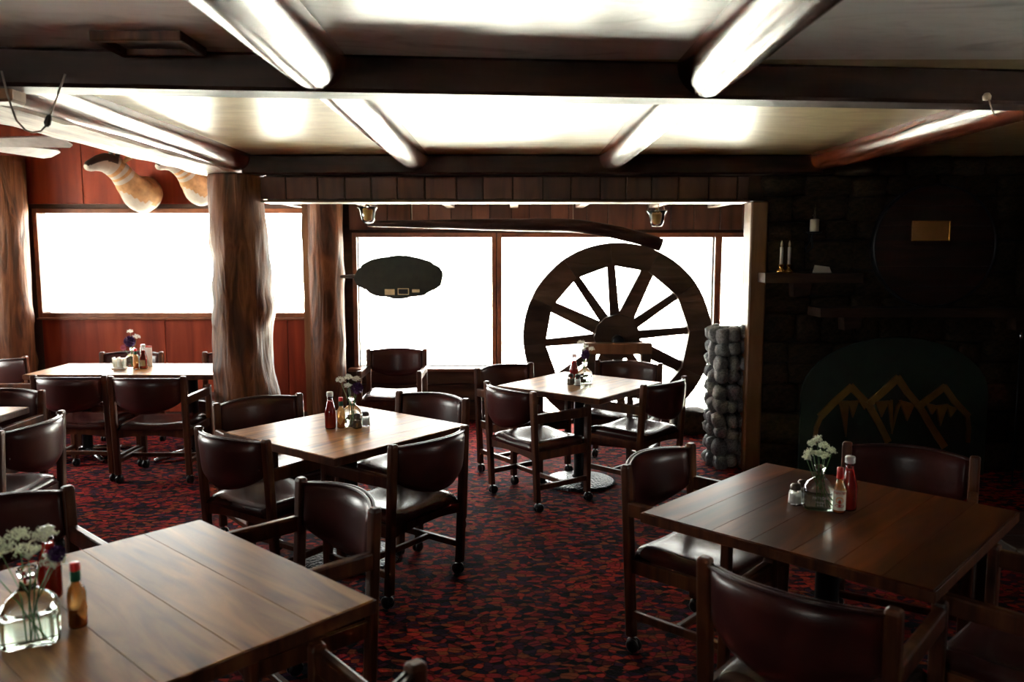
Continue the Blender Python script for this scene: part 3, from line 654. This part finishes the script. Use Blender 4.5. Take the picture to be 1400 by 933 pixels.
# ================================================================== LEFT BAY THINGS
def trophy(x, z, s, lab, rz):
    path = [(a_, b_, c_*(.58 if c_ > 0 else 1), d_, e_) for a_, b_, c_, d_, e_ in [(0, 0, .04, .15, 0), (0, -.06, .0, .165, 0), (0, -.12, -.03, .165, 1), (-.01, -.18, -.01, .155, 1), (-.02, -.24, .05, .14, 0), (-.04, -.29, .12, .122, 0), (-.05, -.325, .18, .112, 0), (-.06, -.35, .225, .107, 1), (-.07, -.37, .265, .102, 0), (-.08, -.39, .3, .1, 1), (-.095, -.415, .34, .1, 0), (-.115, -.45, .385, .1, 1), (-.15, -.5, .415, .09, 1), (-.18, -.55, .4, .074, 2), (-.205, -.6, .37, .058, 2), (-.225, -.645, .335, .048, 2), (-.235, -.67, .31, .03, 1)]]
    fine = []
    for p, q in zip(path, path[1:]):
        for j in range(3): fine.append(tuple(a_+(b_-a_)*j/3 for a_, b_ in zip(p[:4], q[:4]))+(p[4] if j < 2 else q[4],))
    path = fine+[path[-1]]; n = 40
    bm = tube([p[:3] for p in path], [p[3] for p in path], n)
    for i, f_ in enumerate(bm.faces):
        k = i//n; f_.material_index = path[min(k, len(path)-1)][4]
        if k < 16: f_.material_index = 1 if f_.calc_center_median().z < path[k][2]-.085+.02*noise.noise(f_.calc_center_median()*20) else 0
        if k < len(path)-1 and k > 32:
            zz = f_.calc_center_median().z; f_.material_index = 2 if zz > path[k][2]+.01 else 1
    me = bpy.data.meshes.new('body'); bm.to_mesh(me); bm.free()
    for m_ in ('fur_tan', 'fur_white', 'fur_dark'): me.materials.append(MATS[m_])
    for p in me.polygons: p.use_smooth = True
    t = thing('mounted_antelope', lab, 'trophy', (x, 7.97, z), rz, 'antelope heads on the red wall'); t.scale = (s, s, s)
    obj('body', me, None, t)
    for sx in (-1, 1):
        d = Vector((.75, -.55, 0)).normalized()*sx
        c = Vector((-.1, -.42, .27))
        obj('horn', tube([c+d*.04, c+d*.07+Vector((0, 0, .12)), c+d*.1+Vector((-.01, -.01, .22)), c+d*.06+Vector((.02, .02, .28))], [.022, .02, .014, .004], 10), 'horn_black', t, True)
        obj('ear', tube([c+d*.07+Vector((.03, .03, -.02)), c+d*.12+Vector((.05, .05, .03)), c+d*.17+Vector((.06, .06, .08))], [.012, .028, .004], 10), 'fur_tan', t, True)
trophy(-3.56, 2.27, 1.0, 'larger mounted antelope head with banded neck, nearer the left edge', 0)
trophy(-3.0, 2.31, .86, 'smaller mounted antelope head beside the tree trunk post', 0)
# ceiling fan
f_ = thing('ceiling_fan', 'white ceiling fan at the left edge under the high ceiling', 'fan', (-3.3, 4.92, 0))
obj('rod', tube([(0, 0, 3.25), (0, 0, 2.5)], .014, 10), 'white_paint', f_, True)
obj('motor', lathe([(0, 2.3), (.07, 2.31), (.11, 2.35), (.115, 2.45), (.08, 2.5), (0, 2.51)], 28), 'white_paint', f_, True)
for k in range(5):
    a = math.radians(-2+72*k); bm = bmesh.new()
    ol = [(.17, -.055), (.6, -.075), (.65, -.045), (.655, .045), (.62, .075), (.17, .055)]
    vs1 = [bm.verts.new((x, y, .004-y*.3)) for x, y in ol]; vs2 = [bm.verts.new((x, y, -.004-y*.3)) for x, y in ol]
    bm.faces.new(vs1); bm.faces.new(vs2[::-1])
    for i in range(6): bm.faces.new((vs1[i], vs2[i], vs2[(i+1) % 6], vs1[(i+1) % 6]))
    bl = obj('blade', bm, 'white_paint', f_, loc=(0, 0, 2.355), rot=(0, 0, a))
    obj('blade_arm', B((.14, 0, 0), (.12, .03, .012), bev=.003), 'white_paint', bl)
# dangling cord with socket, hook on the beam, ceiling vent
cdp = [(-1.785, 2.33), (-1.77, 2.25), (-1.745, 2.161), (-1.715, 2.128), (-1.692, 2.12), (-1.66, 2.124), (-1.645, 2.14), (-1.632, 2.161), (-1.611, 2.207), (-1.585, 2.27), (-1.563, 2.32)]
t = thing('dangling_cord', 'loose cord with a dark socket dangling from the near beam', 'cord', (0, 2.9, 0))
obj('cord', tube([(x, 0, z) for x, z in cdp], .0035, 7), 'wire', t, True)
bm = tube([(-1.64, 0, 2.14), (-1.636, 0, 2.15), (-1.63, 0, 2.17), (-1.625, 0, 2.182)], [.006, .012, .01, .005], 12); obj('socket', bm, 'fur_dark', t, True)
t = thing('beam_hook', 'small porcelain knob with a wire loop on the near beam at right', 'hook', (1.85, 3.22, 2.3))
obj('knob', lathe([(0, -.012), (.014, -.01), (.016, .004), (.009, .016), (0, .018)], 14), 'cream', t, True)
obj('wire', tube([(0, -.01, 0), (.008, -.015, -.035), (.022, -.015, -.065), (.034, -.01, -.075)], .0028, 6), 'cream', t, True)
t = thing('ceiling_vent', 'square framed vent in the near ceiling at upper left', 'vent', (-1.23, 2.83, 2.42))
for c, s_ in (((0, -.1, -.017), (.3, .03, .034)), ((0, .1, -.017), (.3, .03, .034)), ((-.135, 0, -.017), (.03, .17, .034)), ((.135, 0, -.017), (.03, .17, .034))): obj('frame', B(c, s_, bev=.003), 'frame_wood', t)
obj('grille', B((0, 0, -.008), (.24, .17, .006)), 'vent_grey', t)

# ================================================================== ON THE TABLES
H = .7402
def ketchup(x, y, lab, label=False, h=1.0):
    t = thing('ketchup_bottle', lab, 'bottle', (x, y, H), 0, 'ketchup bottles'); t.scale = (h, h, h)
    obj('sauce', lathe([(0, .004), (.026, .004), (.0285, .012), (.029, .085), (.026, .105), (.018, .135), (.0135, .155), (0, .155)], 24), 'ketchup', t, True)
    obj('glass', lathe([(.027, 0), (.0305, .006), (.031, .088), (.0275, .108), (.0195, .138), (.0145, .16), (.0135, .185), (.0125, .185), (.0125, .158)], 24, cap=1), 'clear_glass', t, True)
    obj('cap', lathe([(.0165, .178), (.018, .18), (.018, .2), (.016, .203), (0, .203)], 20), 'white_paint', t, True)
    if label:
        bm = bmesh.new(); g = [[bm.verts.new((.0318*math.sin(a), -.0318*math.cos(a), .025+.05*j)) for a in [-.8+1.6*i/8 for i in range(9)]] for j in range(2)]
        for i in range(8): bm.faces.new((g[0][i], g[0][i+1], g[1][i+1], g[1][i]))
        bmesh.ops.solidify(bm, geom=bm.faces[:], thickness=.0006); obj('label', bm, 'label_cream', t)
    return t
def hotsauce(x, y, lab, rz=0, kind=0):
    t = thing('hot_sauce_bottle', lab, 'bottle', (x, y, H), math.radians(rz), 'hot sauce bottles')
    obj('sauce', lathe([(0, .003), (.0195, .003), (.021, .01), (.021, .05), (0, .05)], 22), 'hot_sauce', t, True)
    obj('upper_sauce', lathe([(.021, .05), (.021, .088), (.018, .1), (.01, .112), (.0085, .125), (0, .125)], 22), 'hot_sauce_backlit', t, True)
    obj('glass', lathe([(.02, 0), (.0225, .004), (.0228, .09), (.0195, .103), (.0112, .115), (.0102, .14), (.009, .14), (.009, .12)], 22, cap=1), 'clear_glass', t, True)
    obj('cap', lathe([(.0115, .148 if kind == 0 else .128), (.0125, .15 if kind == 0 else .13), (.012, .168), (.0105, .17), (0, .17)], 18), 'red_plastic', t, True)
    if kind == 0: obj('neck_band', lathe([(.0118, .122), (.0122, .124), (.0122, .148), (.0118, .15)], 18), 'green_foil', t, True)
    bm = bmesh.new(); R_ = .0236
    if kind == 0: pr = [(-.8, .045), (0, .018), (.8, .045), (0, .078)]
    else: pr = None
    if pr:
        vs_ = []
        for (u0, z0), (u1, z1) in zip(pr, pr[1:]+pr[:1]):
            for i in range(4): u = u0+(u1-u0)*i/4; vs_.append(bm.verts.new((R_*math.sin(u), -R_*math.cos(u), z0+(z1-z0)*i/4)))
        c = bm.verts.new((0, -R_-.0002, .047))
        for i in range(len(vs_)): bm.faces.new((vs_[i], vs_[(i+1) % len(vs_)], c))
        obj('label', bm, 'label_orange', t)
    else:
        g = [[bm.verts.new((R_*math.sin(a), -R_*math.cos(a), .012+.076*j)) for a in [-1.25+2.5*i/12 for i in range(13)]] for j in range(2)]
        for i in range(12): bm.faces.new((g[0][i], g[0][i+1], g[1][i+1], g[1][i]))
        lb = obj('label', bm, 'label_white', t)
        me = text_mesh('TAPATIO', .0125); me.materials.append(MATS['print_red'])
        for v_ in me.vertices:
            a = v_.co.x/R_*.9; zz = v_.co.y; d = v_.co.z; v_.co = ((R_+.0006+d)*math.sin(a), -(R_+.0006+d)*math.cos(a), .073+zz*1.1)
        obj('lettering', me, None, lb)
        def disc(cx, cz, rx, rz_, mat, k):
            bm = bmesh.new(); cv = bm.verts.new((R_*1.02*math.sin(cx), -R_*1.02*math.cos(cx)-.0002*k, cz)); q = []
            for i in range(18): a = 2*PI*i/18; u = cx+rx*math.cos(a)/R_; q.append(bm.verts.new(((R_+.0004+.0003*k)*math.sin(u), -(R_+.0004+.0003*k)*math.cos(u), cz+rz_*math.sin(a))))
            for i in range(18): bm.faces.new((q[i], q[(i+1) % 18], cv))
            obj('emblem', bm, mat, lb)
        disc(0, .051, .014, .0125, 'print_orange', 1); disc(0, .051, .011, .0095, 'label_white', 2); disc(0, .03, .017, .0055, 'print_red', 1); disc(0, .0445, .005, .008, 'print_red', 3)
    return t
def shaker(x, y, lab, fill):
    t = thing('shaker', lab, 'shaker', (x, y, H), random.uniform(0, 1.5), 'salt and pepper shakers')
    sq = (4, 1, 1)
    obj('glass', lathe([(.02, 0), (.0225, .004), (.0215, .045), (.017, .056), (.0155, .062)], 24, sq=sq, cap=1), 'clear_glass', t, True)
    obj('filling', lathe([(0, .006), (.018, .006), (.0185, .042), (0, .044)], 20, sq=sq), fill, t, True)
    obj('lid', lathe([(.0185, .058), (.0195, .06), (.0195, .072), (.015, .08), (0, .083)], 24), 'shaker_lid', t, True)
def vase(x, y, lab, rz=0, s=1.0, emboss=False):
    t = thing('bottle_vase', lab, 'vase', (x, y, H), math.radians(rz), 'square tequila bottles used as vases'); t.scale = (s, s, s)
    sq = lambda z: (5-3*min(1, max(0, (z-.06)/.05)), 1, .62+.38*min(1, max(0, (z-.06)/.06)))
    prof = [(.052, 0), (.0565, .005), (.057, .07), (.052, .088), (.04, .104), (.024, .116), (.0165, .124), (.016, .15), (.02, .156), (.021, .163), (.018, .166), (.014, .163)]
    gl = obj('glass', lathe(prof, 36, sq=sq, cap=1), 'bottle_glass', t, True)
    obj('water', lathe([(0, .006), (.05, .006), (.0545, .012), (.0545, .058), (0, .058)], 30, sq=sq), 'water', t, True)
    if emboss is not False:
        bm = bmesh.new(); yy = -.0357
        for c, s_ in (((0, yy, .066), (.064, .002, .002)), ((0, yy, .014), (.064, .002, .002)), ((-.032, yy, .04), (.002, .002, .052)), ((.032, yy, .04), (.002, .002, .052))): box(bm, c, s_)
        pl_ = obj('embossed_frame', bm, 'clear_glass', t)
        for txt, sz, zz in () if emboss is None else (('PATRON', .0135, .045), ('TEQUILA', .008, .03), ('SILVER', .007, .02)):
            me = text_mesh(txt, sz, .0005); me.materials.append(MATS['card_white']); o = obj('lettering', me, None, pl_, loc=(0, -.0365, zz), rot=(PI/2, 0, 0))
    
def sprig(x, y, z0, tops, lab, mat='floret'):
    t = thing('flower_sprig', lab, 'flower', (x, y, z0), 0, 'white umbel sprigs')
    for k, (tx, ty, tz, r_) in enumerate(tops):
        tip = Vector((tx, ty, tz)); obj('stem', tube([(0.01*(k-1), 0, .012), (tx*.25, ty*.25, tz*.5), tuple(tip-Vector((0, 0, r_*.5)))], [.0018, .0016, .001], 5), 'stem_green', t, True)
        bm = bmesh.new(); rs = random.Random(int((x+5)*1000)+k)
        for i in range(44):
            a, q = rs.uniform(0, 2*PI), math.sqrt(rs.random())*r_; c = tip+Vector((q*math.cos(a), q*math.sin(a), .5*r_*(1-(q/r_)**2)+rs.uniform(-.3, .35)*r_))
            for j in range(4): ball(c+Vector((rs.uniform(-1, 1), rs.uniform(-1, 1), rs.uniform(-1, 1)))*.005, rs.uniform(.0014, .0027), bm, 0)
            if i % 3 == 0: tube([tip-Vector((0, 0, r_*.5)), c], .0008, 3, bm)
        fh = obj('flower_head', bm, mat, t); fh['kind'] = 'stuff'
def bloom(x, y, z0, tip, r_, lab, mat='bloom_purple'):
    t = thing('round_flower', lab, 'flower', (x, y, z0), 0, 'purple round blooms')
    obj('stem', tube([(0, 0, .012), (tip[0]*.3, tip[1]*.3, tip[2]*.55), tip], .0018, 5), 'stem_green', t, True)
    bm = bmesh.new(); rs = random.Random(5)
    for i in range(70):
        zz = 1-2*(i+.5)/70; a = i*2.4; rr = math.sqrt(1-zz*zz); d = Vector((rr*math.cos(a), rr*math.sin(a), zz)); s_ = d.cross(Vector((.3, .2, 1))).normalized()*r_*.2; c = Vector(tip); up = d.cross(s_).normalized()*r_*.16
        bm.faces.new([bm.verts.new(c+d*r_*.4), bm.verts.new(c+d*r_*.8+s_+up), bm.verts.new(c+d*r_*rs.uniform(.95, 1.12)), bm.verts.new(c+d*r_*.8-s_+up)])
    ball(tip, r_*.6, bm, 2); o = obj('bloom', bm, mat, t)
# right table
shaker(1.083, 2.992, 'salt shaker with white filling on the dark right table', 'salt'); shaker(1.128, 3.04, 'dark-lidded shaker half behind the vase on the right table', 'pepper')
vase(1.155, 2.945, 'embossed square glass bottle vase on the dark right table', -14, 1.0, True)
sprig(1.155, 2.945, H, [(-.045, -.01, .215, .018), (-.014, 0, .262, .018), (.014, .005, .238, .018), (-.03, .01, .245, .015), (.036, -.01, .222, .016), (-.004, 0, .21, .016), (-.052, 0, .195, .014), (.02, .01, .198, .015)], 'cream umbel flowers in the vase on the dark right table')
hotsauce(1.213, 2.9, 'hot sauce bottle with white printed label on the dark right table', -18, 1); ketchup(1.262, 2.935, 'ketchup bottle at the back of the hot sauce on the dark right table')
# centre table
ketchup(-.994, 4.33, 'ketchup bottle leftmost on the centre table'); hotsauce(-.938, 4.345, 'hot sauce with green neck and red cap on the centre table')
vase(-.885, 4.39, 'bottle vase in the middle of the centre table', 0, 1.0)
sprig(-.885, 4.39, H, [(-.06, 0, .255, .024), (-.02, .01, .27, .024), (.025, 0, .262, .022), (-.02, -.01, .225, .018)], 'white umbel flowers in the vase on the centre table', 'floret_white')
bloom(-.885, 4.39, H, (.035, -.02, .215), .035, 'dark purple round flower in the vase on the centre table')
shaker(-.849, 4.335, 'pepper shaker on the centre table', 'pepper'); shaker(-.812, 4.39, 'salt shaker on the centre table', 'salt')
# window bay table
shaker(.427, 5.79, 'left shaker on the window bay table', 'pepper'); shaker(.475, 5.76, 'right shaker on the window bay table', 'salt')
vase(.535, 5.86, 'bottle vase glowing with backlight on the window bay table', 0, .95)
sprig(.535, 5.86, H, [(-.03, 0, .3, .026), (.0, .01, .27, .024), (.05, .0, .25, .022), (-.015, -.01, .245, .02)], 'white umbel flowers in the vase on the window bay table', 'floret_white')
bloom(.535, 5.86, H, (.0, -.02, .215), .038, 'dark purple round flower in the vase on the window bay table')
ketchup(.46, 5.9, 'ketchup bottle behind the shakers on the window bay table', h=1.05)
# long table
t = thing('sugar_caddy', 'white caddy of sugar packets on the long table', 'caddy', (-3.25, 6.6, H), .1)
obj('tray', B((0, 0, .006), (.11, .075, .012), bev=.003), 'white_paint', t)
for sy in (-.036, .036): obj('side', B((0, sy, .035), (.11, .003, .05)), 'clear_glass', t)
for i in range(6): obj('packet', B((-.042+.017*i, random.uniform(-.004, .004), .05+random.uniform(-.006, .008)), (.006, .06, .08), Euler((0, random.uniform(-.12, .12), 0)).to_matrix()), ('card_white', 'label_white', 'card_white')[i % 3], t)
vase(-3.175, 6.68, 'bottle vase beside the sugar caddy on the long table', 0, 1.0)
bloom(-3.175, 6.68, H, (-.01, -.02, .22), .05, 'purple flower in the vase on the long table')
bloom(-3.175, 6.68, H, (-.06, -.03, .17), .025, 'small pink flower in the vase on the long table', 'bloom_pink')
sprig(-3.175, 6.68, H, [(-.01, 0, .3, .022), (.04, 0, .255, .03)], 'white umbel flowers in the vase on the long table', 'floret_white')
hotsauce(-3.105, 6.58, 'hot sauce bottle beside the ketchup on the long table'); ketchup(-3.05, 6.6, 'ketchup bottle with tan label on the long table', True)
t = thing('menu_card', 'white menu card with red top edge standing on the long table', 'card', (-3.09, 6.74, H), 0)
obj('sheet', B((0, 0, .08), (.1, .004, .16)), 'card_white', t); obj('top_band', B((0, 0, .168), (.1, .0045, .014)), 'print_red', t)
# left foreground table
vase(-1.19, 1.9, 'large square glass bottle vase on the left foreground table', 24, 1.15, None)
sprig(-1.19, 1.9, H, [(-.06, 0, .24, .032), (.0, .01, .225, .034), (.05, .0, .27, .03), (-.035, .03, .26, .024), (.06, .01, .2, .028), (-.1, .01, .2, .028)], 'cream umbel flowers in the vase on the left foreground table')
hotsauce(-1.12, 1.985, 'hot sauce with green neck and red cap on the left foreground table', 70); ketchup(-1.29, 2.16, 'ketchup bottle behind the flowers on the left foreground table')
bloom(-1.19, 1.9, H, (.075, .0, .225), .022, 'dark purple flower among the sprigs on the left foreground table')
